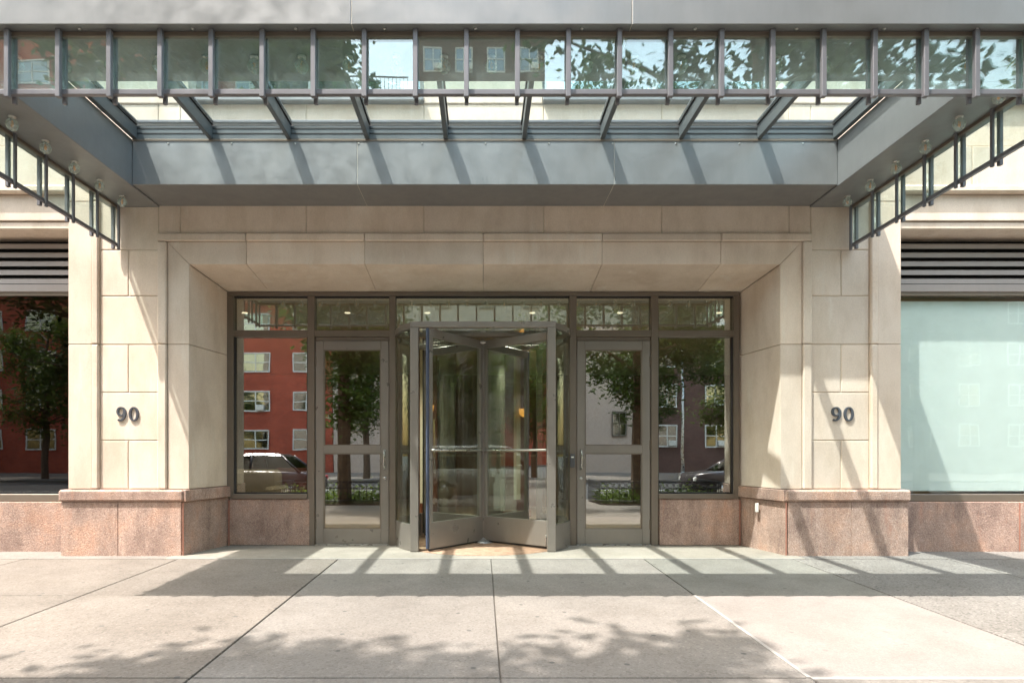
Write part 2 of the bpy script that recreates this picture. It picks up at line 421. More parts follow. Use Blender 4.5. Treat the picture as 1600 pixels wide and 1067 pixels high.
# granite base
for s in (-1, 1):
    base = box('granite_base', *MX(s, 3.28, 4.50), .03, .4, 0, .70, 'mortar', bld, 0)
    for a, b_ in ((3.26, 3.94), (3.94, 4.555)): stone(*MX(s, a, b_), -.05, .2, -.02, .578, base, 'granite', .0012, .005, 'granite_slab')
    stone(*MX(s, 3.225, 4.575), -.075, .2, .578, .708, base, 'granite', .002, .02, 'granite_cap')
    # return along the reveal
    xf, xb = XC+s*3.235, XC+s*3.06
    for z0, z1, dx, nm in ((-.02, .576, 0, 'granite_slab'), (.580, .706, -.03, 'granite_cap')):
        q = [(xf+s*dx, -.045-(.02 if dx else 0), z0), (xb+s*dx, RY+.01, z0), (xb+s*.2, RY+.01, z0), (xf+s*.2, .05, z0)]
        hexa(nm, q+[(a, b_, z1) for a, b_, _ in q], 'granite', base, .006)
    x = XC+s*3.24
    box('sealant_line', x-.004, x+.004, -.0525, -.04, 0, .57, 'red_sealant', base, 0)
    x = XC+s*3.052
    box('sealant_line', x-.005, x+.005, RY-.075, RY-.06, 0, .54, 'red_sealant', base, 0)
    # panel beneath the sidelight
    stone(*MX(s, 2.095, 3.055), RY-.055, RY+.1, .0, .555, base, 'granite', .002, .006, 'granite_slab')
    # wing wall beneath the shop window
    for k in range(3):
        a = 4.56+k*1.45
        stone(*MX(s, a, a+1.45), .25, .5, -.02, .556, base, 'granite', .002, .006, 'granite_slab')
        if k: box('sealant_line', *sorted((XC+s*(a-.006), XC+s*(a+.006))), .2475, .26, 0, .55, 'red_sealant', base, 0)

# bays either side: louver, big window, header stones
WX0, WX1 = 4.51, 8.6
for s in (-1, 1):
    bay = box('bay_wall', *MX(s, WX0, WX1), .55, .75, 2.9, 4.9, 'mortar', bld, 0)
    stone(*MX(s, WX0-.005, WX1), .03, .5, 3.53, 3.615, bay, g=.002, name='header_stone', bev=.01)
    for k in range(3):
        a = WX0+k*1.37; stone(*MX(s, a, a+1.37), .012, .4, 3.615, 3.90, bay)
        stone(*MX(s, a-(.6 if k else 0), a+.77), .0, .4, 3.985, 4.42, bay); stone(*MX(s, a, a+1.37), .012, .4, 4.42, 4.88, bay)
    stone(*MX(s, WX0-.005, WX1), -.05, .4, 3.90, 3.985, bay, g=.001, bev=.02, name='string_course')
    lv = box('louver', *MX(s, WX0, WX1), .42, .46, 2.93, 3.53, 'dark_void', bld, 0)
    z = 3.02
    for k in range(5):
        z0 = 3.035+k*.098
        p = [(.27, z0-.028), (.272, z0+.026), (.40, z0+.075), (.40, z0+.05)]
        prism('slat', p, 'x', *MX(s, WX0+.005, WX1-.01), 'louver_metal', lv)
    box('louver_frame', *MX(s, WX0, WX1), .265, .41, 2.915, 3.0, 'louver_metal', lv, .006)
    win = box('shop_window_frame', *MX(s, WX0, WX1), .27, .36, .556, .64, 'bronze_frame', bld, .006)
    box('head_member', *MX(s, WX0, WX1), .28, .36, 2.875, 2.914, 'bronze_frame', win, .004)
    for a in (WX0, WX1-.05): box('jamb_member', *MX(s, a, a+.05), .285, .36, .641, 2.874, 'bronze_frame', win, .004)
    box('pane', *MX(s, WX0+.05, WX1-.05), .305, .317, .642, 2.874, 'dark_glass' if s < 0 else 'shade_front_glass', win, 0)
    if s > 0: box('roller_shade', *MX(s, WX0+.06, WX1-.06), .36, .366, .67, 2.83, 'roller_shade', win, 0)
    # next pier, beyond the frame
    pr = box('outer_pier', *MX(s, WX1+.02, WX1+1.5), .05, .5, .0, 4.9, 'mortar', bld, 0)
    for r in range(8): stone(*MX(s, WX1, WX1+1.5), .0, .3, ZR[r], ZR[r+1], pr)
    stone(*MX(s, WX1-.02, WX1+1.52), -.05, .3, 0, .71, pr, 'granite', name='granite_slab')
    box('side_wall', *MX(s, WX1+1.53, 30), .0, .6, 0, 4.88, 'limestone', bld, .02)
# upper storey: sill, windows between stone piers, plain wall above
uw = box('upper_wall', XC-30, XC+30, .22, .7, 7.0, 24, 'limestone', bld, .01)
wins = [(-3.17, -.63), (.66, 3.20), (4.7, 7.2), (-7.2, -4.7)]
xs = sorted([-30]+[v for w_ in wins for v in w_]+[30])
for k in range(0, len(xs), 2):
    for zz in range(4): stone(xs[k], xs[k+1], .0, .5, 4.88+zz*.53, 4.88+(zz+1)*.53, uw)
for a, b_ in wins:
    f = box('upper_window', a, b_, .17, .25, 4.96, 5.03, 'bronze_panel', bld, .005)
    box('sill', a-.0, b_, -.06, .2, 4.882, 4.958, 'bronze_panel', f, .008)
    box('pane', a+.05, b_-.05, .20, .21, 5.031, 6.9, 'upper_glass', f, 0)
    for x in (a, (a+b_)/2-.03, b_-.06): box('mullion', x, x+.06, .17, .25, 5.032, 6.93, 'bronze_panel', f, .004)
    box('head', a, b_, .17, .25, 6.931, 6.999, 'bronze_panel', f, .004)
    box('blind', a+.06, b_-.06, .3, .31, 5.0, 6.95, 'white_paint', f, 0)

# ------------------------------------------------------------------ house numbers
def number(x, lab):
    t = thing('house_number', lab, 'house number', (x, .012, 1.44), 'house numbers on the entrance piers')
    def digit(name, dx, loops, cov):
        # loops: list of (centreline points, half widths, closed, depth)
        V, Fc = [], []
        for pts, hw, closed, dep in loops:
            n = len(pts); b0 = len(V)
            for i, p in enumerate(pts):
                q0 = pts[(i-1) % n] if closed or i else p; q1 = pts[(i+1) % n] if closed or i < n-1 else p
                t_ = Vector((q1[0]-q0[0], q1[1]-q0[1])).normalized(); nn = Vector((-t_.y, t_.x))
                for k, d_ in ((-1, 0), (-.82, -1), (.82, -1), (1, 0)):
                    V.append((x+dx+p[0]+nn.x*hw[i]*k, .013+d_*dep, 1.522+p[1]+nn.y*hw[i]*k))
            for i in range(n if closed else n-1):
                for k in range(4): Fc.append((b0+i*4+k, b0+i*4+(k+1) % 4, b0+((i+1) % n)*4+(k+1) % 4, b0+((i+1) % n)*4+k))
            if not closed: Fc += [(b0, b0+1, b0+2, b0+3), (b0+n*4-4, b0+n*4-3, b0+n*4-2, b0+n*4-1)]
        return link(name, V, Fc, 'number_metal', t)
    N_ = 28
    def ell(cx, cz, rx, rz, a0, a1, n, w0, w1):
        P_, W_ = [], []
        for i in range(n):
            a = a0+(a1-a0)*i/(n if abs(a1-a0) > 6.28 else n-1); P_.append((cx+rx*math.cos(a), cz+rz*math.sin(a))); W_.append(w1+(w0-w1)*abs(math.cos(a))**1.3)
        return P_, W_
    P0, W0 = ell(0, 0, .0405, .070, 0, 2*math.pi, N_, .0155, .009)
    digit('digit', .067, [(P0, W0, True, .016)], None)
    P1, W1 = ell(-.004, .027, .037, .043, 0, 2*math.pi, N_, .0145, .009)
    P2, W2 = ell(-.012, .013, .050, .082, .35, -2.05, 18, .0155, .009)
    W2[-1] = .012; W2[-2] = .011
    digit('digit', -.067, [(P1, W1, True, .016), (P2, W2, False, .0172)], None)
number((199-753)/144.36, 'dark metal number 90 on the stone pier left of the entrance')
number((1317-753)/144.36, 'dark metal number 90 on the stone pier right of the entrance')
wb = box('wall_box', 0, .02, 0, .05, .4, .5, 'plastic_white', None, .004)
wb.location = (XC+3.238-.13, .36, .48); wb.rotation_euler = (0, 0, R(9.5))
tag(wb, 'small white box low on the granite beside the right sidelight', 'junction box')

# ------------------------------------------------------------------ entrance glazing
def x2(px): return (px-753)/129.56
def z2(py): return CAM_Z+(712-py)/129.56
st = thing('entrance_storefront', 'dark bronze framed fixed glazing with sidelights and transom panes around the doors', 'storefront', (XC, RY, 0))
F0, F1 = RY-.05, RY+.07
FT = 3.03; ZT0, ZT1 = z2(527), z2(517)
JX = [(x2(357), x2(367)), (x2(482), x2(493)), (x2(609), x2(619)), (x2(889), x2(900)), (x2(1016), x2(1027)), (x2(1144), x2(1153))]
box('head_rail', JX[0][0], JX[-1][1], F0, F1, FT-.045, FT-.001, 'bronze_frame', st, .004)
for k, (a, b_) in enumerate(JX):
    box('jamb' if k in (0, 5) else 'mullion', a, b_, F0+.001, F1, .556 if k in (0, 5) else 0, FT-.0455, 'bronze_frame', st, .004)
for k in (0, 1, 3, 4):
    box('transom_bar', JX[k][1], JX[k+1][0], F0+.003, F1-.01, ZT0, ZT1, 'bronze_frame', st, .004)
for k in range(5):
    lo = ZT1 if k != 2 else 2.57
    box('transom_pane', JX[k][1]-.003, JX[k+1][0]+.003, RY+.005, RY+.013, lo, FT-.046, 'door_glass', st, 0)
    for zz in (FT-.062,): box('glazing_bead', JX[k][1], JX[k+1][0], RY-.02, RY+.003, zz, FT-.0457, 'black_rubber', st, 0)
box('transom_bar', JX[2][1], JX[3][0], F0+.003, F1-.01, 2.50, 2.57, 'bronze_frame', st, .004)
for k in (0, 4):
    box('sill_rail', JX[k][1], JX[k+1][0], F0-.02, F1, .556, .615, 'bronze_frame', st, .006)
    box('sidelight_pane', JX[k][1]-.003, JX[k+1][0]+.003, RY+.005, RY+.013, .616, ZT0, 'door_glass', st, 0)
    box('glazing_bead', JX[k][1], JX[k+1][0], RY-.02, RY+.003, .615, .632, 'black_rubber', st, 0)
    for a in (JX[k][1], JX[k+1][0]-.014): box('glazing_bead', a, a+.014, RY-.02, RY+.003, .633, ZT0, 'black_rubber', st, 0)
cr = box('card_reader', x2(889), x2(897), F0-.028, F0, z2(730), z2(709), 'plastic_grey', None, .006)
tag(cr, 'small dark card reader on the mullion beside the right glass door', 'card reader')
pl = box('indicator', x2(891), x2(895), F0-.0305, F0-.028, z2(715), z2(713), 'plastic_white', cr, 0)

def glass_door(k, hside, lab):
    xa, xb = JX[k][1]+.006, JX[k+1][0]-.006
    t = thing('glass_door', lab, 'door', ((xa+xb)/2, RY, 0), 'swing doors flanking the revolving door')
    y0, y1 = RY-.03, RY+.02; zt = z2(533)
    sw_ = .098
    box('door_header', xa, xb, y0+.005, y1, zt+.004, ZT0-.002, 'bronze_frame', t, .003)
    for a in (xa, xb-sw_): box('stile', a, a+sw_, y0, y1, .012, zt, 'door_bronze', t, .005)
    for z0, z1, nm in ((zt-.105, zt, 'top_rail'), (z2(708), z2(696), 'middle_rail'), (.012, z2(826), 'bottom_rail')):
        box(nm, xa+sw_, xb-sw_, y0+.0008, y1, z0, z1, 'door_bronze', t, .004)
    for z0, z1 in ((z2(696), zt-.105), (z2(826), z2(708))):
        p = box('pane', xa+sw_-.002, xb-sw_+.002, RY-.008, RY, z0, z1, 'door_glass', t, 0)
        a, b_ = xa+sw_, xb-sw_
        for q in ((a, a+.012, z0, z1), (b_-.012, b_, z0, z1), (a+.012, b_-.012, z0, z0+.012), (a+.012, b_-.012, z1-.012, z1)):
            box('glazing_bead', q[0], q[1], y0+.006, RY-.009, q[2], q[3], 'bronze_frame', p, 0)
    hx = xb-.05 if hside > 0 else xa+.05
    zc = z2(718)
    tube('pull_handle', [(hx, y0+.004, zc+.11), (hx, y0-.045, zc+.105), (hx, y0-.055, zc+.06), (hx, y0-.055, zc-.06), (hx, y0-.045, zc-.105), (hx, y0+.004, zc-.11)], .012, 'steel', t)
    o = lathe('lock_cylinder', [(.018, 0), (.018, .012), (.006, .013)], (0, 0, 0), 'steel', None, 12)
    o.parent = t; o.rotation_euler = (R(90), 0, 0); o.location = Vector((hx, y0-.004, z2(747)))-WO[t]
    box('threshold', xa, xb, RY-.06, RY+.06, .001, .010, 'steel', t, .003)
    for zz in (.25, 1.2, 2.2):
        hxx = xa-.002 if hside > 0 else xb-.012
        box('hinge', hxx, hxx+.014, y0-.008, y0+.002, zz-.06, zz+.06, 'bronze_frame', t, .003)
glass_door(1, 1, 'bronze framed glass swing door left of the revolving door, handle on its right')
glass_door(3, -1, 'bronze framed glass swing door right of the revolving door, handle on its left')

# ------------------------------------------------------------------ revolving door
RX, RCY, RR = x2(754.5), .955, 1.055
rd = thing('revolving_door', 'bronze four-wing revolving door with curved glass drum', 'revolving door', (RX, RCY, 0))
aj = math.asin(.76/RR); ap = math.pi/2-math.asin((RCY-RY+.05)/RR)
for s in (-1, 1):
    for side in (1, -1):       # street half and lobby half
        def A(a): return s*a if side > 0 else s*(math.pi-a)
        a0, a1 = A(aj), A(ap if side > 0 else math.pi/2-.14)
        lo, hi = min(a0, a1), max(a0, a1)
        dp = arc_slab('drum_base', RX, RCY, RR-.02, RR+.02, lo, hi, .006, .30, 'door_bronze', rd)
        arc_slab('drum_glass', RX, RCY, RR-.005, RR+.005, lo, hi, .30, 2.50, 'drum_glass', dp)
        arc_slab('drum_header', RX, RCY, RR-.03, RR+.03, lo, hi, 2.50, 2.565, 'door_bronze', rd)
        if side > 0:
            jx = RX+s*.765; jy = RCY-math.sqrt(RR*RR-.765**2)
            box('drum_jamb', jx-.048, jx+.048, jy-.04, jy+.04, .004, 2.4995, 'door_bronze', rd, .006)
        else:
            jx = RX+s*.765; jy = RCY+math.sqrt(RR*RR-.765**2)
            box('drum_jamb', jx-.04, jx+.04, jy-.04, jy+.04, .004, 2.4995, 'bronze_frame', rd, .006)
yj = RCY-math.sqrt(RR*RR-.765**2)
box('front_header', RX-.765-.048, RX+.765+.048, yj-.042, yj+.03, 2.50, 2.566, 'door_bronze', rd, .006)
box('rear_header', RX-.8, RX+.8, 2*RCY-yj-.04, 2*RCY-yj+.04, 2.50, 2.566, 'bronze_frame', rd, .006)
n = 40; cv = [(RX+(RR-.03)*math.cos(2*math.pi*i/n), max(RCY+(RR-.03)*math.sin(2*math.pi*i/n), yj+.03)) for i in range(n)]
cv = [(a, min(b_, 2*RCY-yj-.04)) for a, b_ in cv]
prism('drum_ceiling', cv, 'z', 2.525, 2.54, 'skylight_glass', rd)
box('centre_shaft', RX-.022, RX+.022, RCY-.022, RCY+.022, .03, 2.52, 'door_bronze', rd, .006)
lathe('floor_pivot', [(.15, 0), (.15, .012), (.10, .02), (.05, .055), (.03, .06)], (RX, RCY, .004), 'steel', rd, 24)
lathe('pivot_cap', [(.05, 0), (.085, .012), (.085, .035), (.05, .045)], (RX, RCY, 2.44), 'steel', rd, 16)
lathe('drum_floor', [(RR-.035, 0), (RR-.035, .003)], (RX, RCY, .0005), 'worn_floor', rd, 48)
WRAD = .985
def wing(ang, strip=None):
    """ang measured from the street direction, positive to the right"""
    d = Vector((math.sin(ang), -math.cos(ang), 0)); nrm = Vector((math.cos(ang), math.sin(ang), 0))
    def bar(name, r0, r1, t, z0, z1, mat, parent, z0b=None):
        q = []
        for r, u in ((r0, -t), (r1, -t), (r1, t), (r0, t)):
            p = Vector((RX, RCY, 0))+d*r+nrm*u; q.append((p.x, p.y))
        return hexa(name, [(x, y, z0) for x, y in q]+[(x, y, z1) for x, y in q], mat, parent, min(.003, t*.4))
    wg = bar('wing', .03, WRAD, .022, .035, .33, 'door_bronze', rd)            # kick plate carries the rest
    bar('top_rail', .03, WRAD, .022, 2.39, 2.485, 'door_bronze', wg)
    bar('stile', .03, .075, .0215, .3305, 2.3895, 'door_bronze', wg); bar('stile', WRAD-.05, WRAD, .0215, .3305, 2.3895, 'door_bronze', wg)
    bar('pane', .074, WRAD-.049, .004, .3303, 2.3897, 'wing_glass', wg)
    bar('weather_strip', WRAD, WRAD+.032, .012, .04, 2.485, strip or 'black_rubber', wg)
    bar('bottom_sweep', .06, WRAD, .006, .012, .035, 'black_rubber', wg)
    a, b_ = Vector((RX, RCY, 1.135))+d*.05, Vector((RX, RCY, 1.135))+d*(WRAD-.02)
    for u in (-.05, .05):
        tube('push_bar', [a+nrm*u*.4, a+nrm*u+d*.03, b_+nrm*u-d*.03, b_+nrm*u*.4], .012, 'steel', wg, 8)
    p = Vector((RX, RCY, 0))+d*(WRAD-.04)-nrm*.03
    box('floor_bolt', p.x-.016, p.x+.016, p.y-.012, p.y+.012, .05, .17, 'steel', wg, .004)
WA = R(38)
wing(-WA, 'blue_rubber'); wing(math.pi/2-WA); wing(math.pi-WA); wing(-math.pi/2-WA)

# ------------------------------------------------------------------ canopy
cp = thing('entrance_canopy', 'bronze metal and glass canopy with hanging glass valance and globe bulbs', 'canopy', (XC, -1.4, 3.76))
ZS, ZTOP = 3.765, 4.225
YF, YFB, YRF = -2.81, -2.22, -.52
XO, XI = 4.07, 3.52
def beam(name, x0, x1, y0, y1, z0, z1, cuts):
    i = .004
    core = box(name, x0+i, x1-i, y0+i, y1-i, z0+i, z1-i, 'pale_caulk', cp, 0)
    e = [x0]+cuts+[x1]
    for k in range(len(e)-1): box('cladding_panel', e[k]+(.0018 if k else 0), e[k+1]-(.0018 if k < len(e)-2 else 0), y0, y1, z0, z1, 'bronze_panel', core, .004)
beam('front_beam', XC-XO, XC+XO, YF, YFB, ZS, ZTOP, [-.816, .94])
beam('rear_beam', XC-XI+.002, XC+XI-.002, YRF, .008, ZS+.008, ZTOP, [-1.245, 1.32])
for s in (-1, 1): beam('side_beam', *MX(s, XI, XO), YFB+.002, .006, ZS-.006, ZTOP+.001, [])
for k in range(13):
    x = XC-3.8+k*.633
    lathe('bolt', [(.011, 0), (.009, -.006), (.003, -.008)], (x+.07*math.sin(k*5), YF+.04, ZS-.0005), 'steel', cp, 8)
    if abs(x-XC) < 3.4: box('bolt', x, x+.016, YRF-.006, YRF+.002, ZTOP-.05, ZTOP-.034, 'steel', cp, .004)
# skylight
SZ0, SZ1 = ZTOP+.002, ZTOP+.115
for y0, y1, nm in ((YRF-.0, YRF+.055, 'skylight_curb'), (YFB-.055, YFB, 'skylight_curb')):
    c_ = box(nm, XC-XI, XC+XI, y0, y1, SZ0, SZ1+.02, 'rafter_metal', cp, .004)
    if y0 == YRF:
        for zz, hh in ((SZ1-.012, .012), (SZ0+.052, .008)): box('gasket', XC-XI+.05, XC+XI-.05, y0-.004, y0+.01, zz, zz+hh, 'black_rubber', c_, 0)
    box('curb_cap', XC-XI, XC+XI, y0-.012, y1+.012, SZ1+.05, SZ1+.075, 'valance_metal', c_, .004)
box('flashing', XC-XI, XC+XI, YRF-.006, YRF+.05, ZTOP-.02, ZTOP+.0015, 'bronze_frame', cp, .002)
NB_ = 9; sp = 2*XI/NB_
for k in range(NB_+1):
    x = XC-XI+k*sp
    x0, x1 = (x-.022, x+.022) if 0 < k < NB_ else ((x, x+.05) if k == 0 else (x-.05, x))
    rf = box('rafter', x0, x1, YFB+.002, YRF-.002, SZ0, SZ1+.018, 'rafter_metal', cp, .004)
    box('glazing_cap', x0-.012, x1+.012, YFB+.002, YRF-.014, SZ1+.05, SZ1+.066, 'valance_metal', rf, .003)
    box('gasket', x0-.012, x1+.012, YFB+.003, YRF-.014, SZ1+.0185, SZ1+.029, 'black_rubber', rf, 0)
for k in range(NB_):
    x = XC-XI+k*sp
    box('skylight_pane', x+.034, x+sp-.034, YFB-.02, YRF+.03, SZ1+.03, SZ1+.042, 'skylight_glass', cp, 0)
# valance
XV, YV = 3.96, -2.73
PS = .3226
def zr(y): return ZS-.382-.045*max(0, (y-YV))/2.7     # bottom rail height
def post(x, y, ax):
    z1 = ZS; zb = zr(y)-.048; o = .017; wd = .0155
    if ax == 'x': q = ((x-wd, x+wd, y-o-.03, y-o), (x-wd*.8, x+wd*.8, y+o, y+o+.022))
    else:
        sg = 1 if x > 0 else -1
        q = ((*sorted((x+sg*o, x+sg*(o+.03))), y-wd, y+wd), (*sorted((x-sg*o, x-sg*(o+.022))), y-wd*.8, y+wd*.8))
    p = box('valance_post', *q[0], zb, z1-.0005, 'valance_metal', cp, .003)
    box('inner_bar', *q[1], zb-.012, z1-.0005, 'valance_metal', p, .003)
    return p
px_ = [-.098+PS*k for k in range(-11, 13)]
px_ = [p for p in px_ if XC-XV+.1 < p < XC+XV-.1]
for p in px_: post(p, YV, 'x')
zb = zr(YV)
box('valance_rail', XC-XV-.05, XC+XV+.05, YV-.0168, YV+.0168, zb-.018, zb+.016, 'valance_metal', cp, .003)
edp = [XC-XV]+px_+[XC+XV]
for k in range(len(edp)-1):
    box('valance_pane', edp[k]+.004, edp[k+1]-.004, YV-.006, YV+.006, zb+.0165, ZS-.018, 'front_valance_glass', cp, 0)
box('valance_channel', XC-XV, XC+XV, YV-.016, YV+.016, ZS-.030, ZS-.0005, 'bronze_frame', cp, .002)
ys_ = [-.05-.366*k for k in range(8)]
for s in (-1, 1):
    xv = XC+s*XV
    for y in ys_: post(xv, y, 'y')
    e2 = [-.01]+ys_+[YV+.02]
    hexa('valance_rail', [(xv-.016, YV+.018, zr(YV)-.018), (xv+.016, YV+.018, zr(YV)-.018), (xv+.016, -.02, zr(0)-.018), (xv-.016, -.02, zr(0)-.018),
                          (xv-.016, YV+.018, zr(YV)+.016), (xv+.016, YV+.018, zr(YV)+.016), (xv+.016, -.02, zr(0)+.016), (xv-.016, -.02, zr(0)+.016)], 'valance_metal', cp, .003)
    for k in range(1, len(e2)-1):
        a, b_ = e2[k+1]+.004, e2[k]-.004
        hexa('valance_pane', [(xv-.006, a, zr(a)+.0165), (xv+.006, a, zr(a)+.0165), (xv+.006, b_, zr(b_)+.0165), (xv-.006, b_, zr(b_)+.0165),
                              (xv-.006, a, ZS-.02), (xv+.006, a, ZS-.02), (xv+.006, b_, ZS-.02), (xv-.006, b_, ZS-.02)], 'valance_glass', cp, 0)
    box('valance_channel', xv-.016, xv+.016, YV+.018, -.012, ZS-.034, ZS-.0065, 'bronze_frame', cp, .002)
# globe bulbs
prof = [(.012, 0), (.016, -.012), (.034, -.028), (.045, -.052), (.044, -.072), (.034, -.092), (.018, -.104), (.004, -.107)]
bulb0 = None
def bulb(x, y):
    global bulb0
    if bulb0 is None:
        g_ = lathe('bulb', prof, (x, y, ZS-.008), 'bulb_glass', cp, 14)
        h_ = lathe('lamp_holder', [(.028, 0), (.028, -.010), (.016, -.016)], (x, y, ZS-.001), 'steel', g_, 14)
        f_ = lathe('filament', [(.004, -.028), (.010, -.045), (.010, -.07), (.003, -.08)], (x, y, ZS-.008), 'filament', g_, 8)
        bulb0 = (g_, [h_, f_]); return
    g_ = bulb0[0].copy(); COL.objects.link(g_)
    g_.location = Vector((x, y, ZS))+(WO[bulb0[0]]-Vector((*B0, ZS)))-WO[cp]
    for c_ in bulb0[1]:
        d_ = c_.copy(); COL.objects.link(d_); d_.parent = g_; d_.location = c_.location.copy()
B0 = (.065, -2.50)
for k in range(0, 12): bulb(.065+.3205*k, -2.50)
for k in range(1, 12): bulb(.065-.3205*k, -2.50)
for s in (-1, 1):
    for k in range(6): bulb(XC+s*3.76, -.28-.373*k)

# ------------------------------------------------------------------ lobby behind the glass
plain('lobby_cream', (.60, .56, .46), .8, var=.05)
plain('lobby_wood', (.11, .026, .014), .35, var=.3, scale=2)
plain('lobby_stone', (.34, .24, .13), .35, var=.2, scale=2)
plain('sofa_beige', (.26, .21, .14), .9); plain('sofa_red', (.14, .035, .022), .9); plain('desk_wood', (.20, .08, .03), .4, var=.3)
def mk_emit(name, c, e):
    b = NB(name); b.set(c, .5); b.p.inputs['Emission Color'].default_value = (*c, 1); b.p.inputs['Emission Strength'].default_value = e
mk_emit('lamp_warm', (1, .42, .08), .35); mk_emit('downlight', (1, .85, .6), .5)
LY0, LY1 = RY+.10, 8.5
tag(box('lobby_floor', -9, 9, 1.001, LY1, -.3, -.002, 'lobby_stone', None, 0), kind='structure')
tag(box('lobby_ceiling', -9, 9, RY+.12, LY1, 3.06, 3.2, 'lobby_cream', None, 0), kind='structure')
tag(box('lobby_back_wall', -9, 9, LY1, LY1+.2, -.3, 3.2, 'lobby_wood', None, 0), kind='structure')
for s, nm in ((-1, 'lobby_left_wall'), (1, 'lobby_right_wall')):
    tag(box(nm, *MX(s, 8.8, 9), .6, LY1, -.3, 3.2, 'lobby_wood', None, 0), kind='structure')
tag(box('lobby_roof_void', -30, 30, .76, 12, 3.3, 24, 'dark_void', None, 0), kind='structure')
for s in (-1, 1):
    tag(box('shop_back_wall', *MX(s, 3.65, 8.8), 2.2, 2.3, -.3, 3.06, 'lobby_wood' if s < 0 else 'lobby_cream', None, 0), kind='structure')
for x, nm in ((-3.3, 'behind the left sidelight transom'), (-1.87, 'behind the transom over the left glass door'), (-.76, 'left one above the revolving door'), (.70, 'right one above the revolving door'), (1.92, 'behind the transom over the right glass door'), (3.3, 'behind the right sidelight transom')):
    o = lathe('downlight', [(.04, 0), (.04, -.006), (.025, -.008)], (x, 1.9, 3.059), 'downlight', None, 14)
    lt = bpy.data.lights.new('downlight_lamp', 'SPOT'); lt.energy = 30; lt.spot_size = R(130); lt.spot_blend = .6; lt.color = (1, .9, .74); lt.shadow_soft_size = .05
    lo_ = bpy.data.objects.new('downlight_lamp', lt); COL.objects.link(lo_); lo_.parent = o; lo_.location = (0, 0, -.03)
    tag(o, 'small round ceiling downlight '+nm, 'downlight', 'lobby ceiling downlights')
for x, y, lab in ((-.95, 3.6, 'dark red lobby column seen through the left half of the revolving door'), (.62, 4.4, 'dark red lobby column seen through the right half of the revolving door')):
    t = thing('lobby_column', lab, 'column', (x, y, 0), 'wood clad lobby columns')
    box('shaft', x-.22, x+.22, y-.22, y+.22, .12, 3.058, 'lobby_wood', t, .01); box('plinth', x-.25, x+.25, y-.25, y+.25, 0, .12, 'desk_wood', t, .01)
    box('pale_inlay', x-.06, x+.06, y-.225, y-.221, .3, 2.9, 'lobby_cream', t, 0)
    p = lathe('sconce', [(.02, 0), (.06, .05), (.075, .13), (.07, .14)], (x+.1, y-.30, 1.75), 'lamp_warm', t, 12)
def sofa(x, y, mat, lab, wdt):
    t = thing('armchair', lab, 'armchair', (x, y, 0))
    box('seat', x-wdt/2+.1, x+wdt/2-.1, y-.38, y+.25, .12, .44, mat, t, .06); box('backrest', x-wdt/2+.1, x+wdt/2-.1, y+.2, y+.42, .12, .86, mat, t, .08)
    for s in (-1, 1): box('armrest', *sorted((x+s*(wdt/2-.14), x+s*wdt/2)), y-.38, y+.4, .1, .62, mat, t, .05)
    for a in (-1, 1):
        for b_ in (-1, 1): box('leg', x+a*(wdt/2-.1)-.025, x+a*(wdt/2-.1)+.025, y+b_*.32-.025, y+b_*.32+.025, 0, .12, 'desk_wood', t, .004)
sofa(-3.5, 2.6, 'sofa_beige', 'beige upholstered armchair behind the left sidelight', .95)
sofa(-3.35, 3.9, 'sofa_red', 'red upholstered armchair beside the beige one in the lobby', .85)
t = thing('reception_desk', 'brown wooden reception desk deep in the lobby', 'desk', (.2, 6.4, 0))
box('front', -1.2, 1.6, 6.2, 6.26, .0, 1.05, 'desk_wood', t, .005); box('counter', -1.3, 1.7, 6.1, 6.7, 1.05, 1.1, 'lobby_stone', t, .008)
for x in (-1.2, 1.54): box('side', x, x+.06, 6.261, 6.65, 0, 1.05, 'desk_wood', t, .005)

# ------------------------------------------------------------------ the street behind the camera, seen in the glass
def mk_leaf(name, c0, c1):
    b = NB(name)
    c = b.ramp(b.noise(1.3, 3), [(.3, c0), (.7, c1)])
    b.set(c, .55, 0, .3); b.p.inputs['Transmission Weight'].default_value = 0
    tl = b.n.new('ShaderNodeBsdfTranslucent'); b.L(c, tl.inputs[0])
    mx = b.n.new('ShaderNodeMixShader'); mx.inputs[0].default_value = .5
    b.L(b.p.outputs[0], mx.inputs[1]); b.L(tl.outputs[0], mx.inputs[2]); b.L(mx.outputs[0], b.out.inputs['Surface'])
mk_leaf('leaf_green', (.05, .10, .02), (.11, .17, .035)); mk_leaf('leaf_dark', (.035, .07, .018), (.08, .13, .03)); mk_leaf('leaf_light', (.07, .12, .02), (.15, .20, .04))
plain('bark', (.11, .075, .05), .9, var=.35, scale=9, bump=.8)
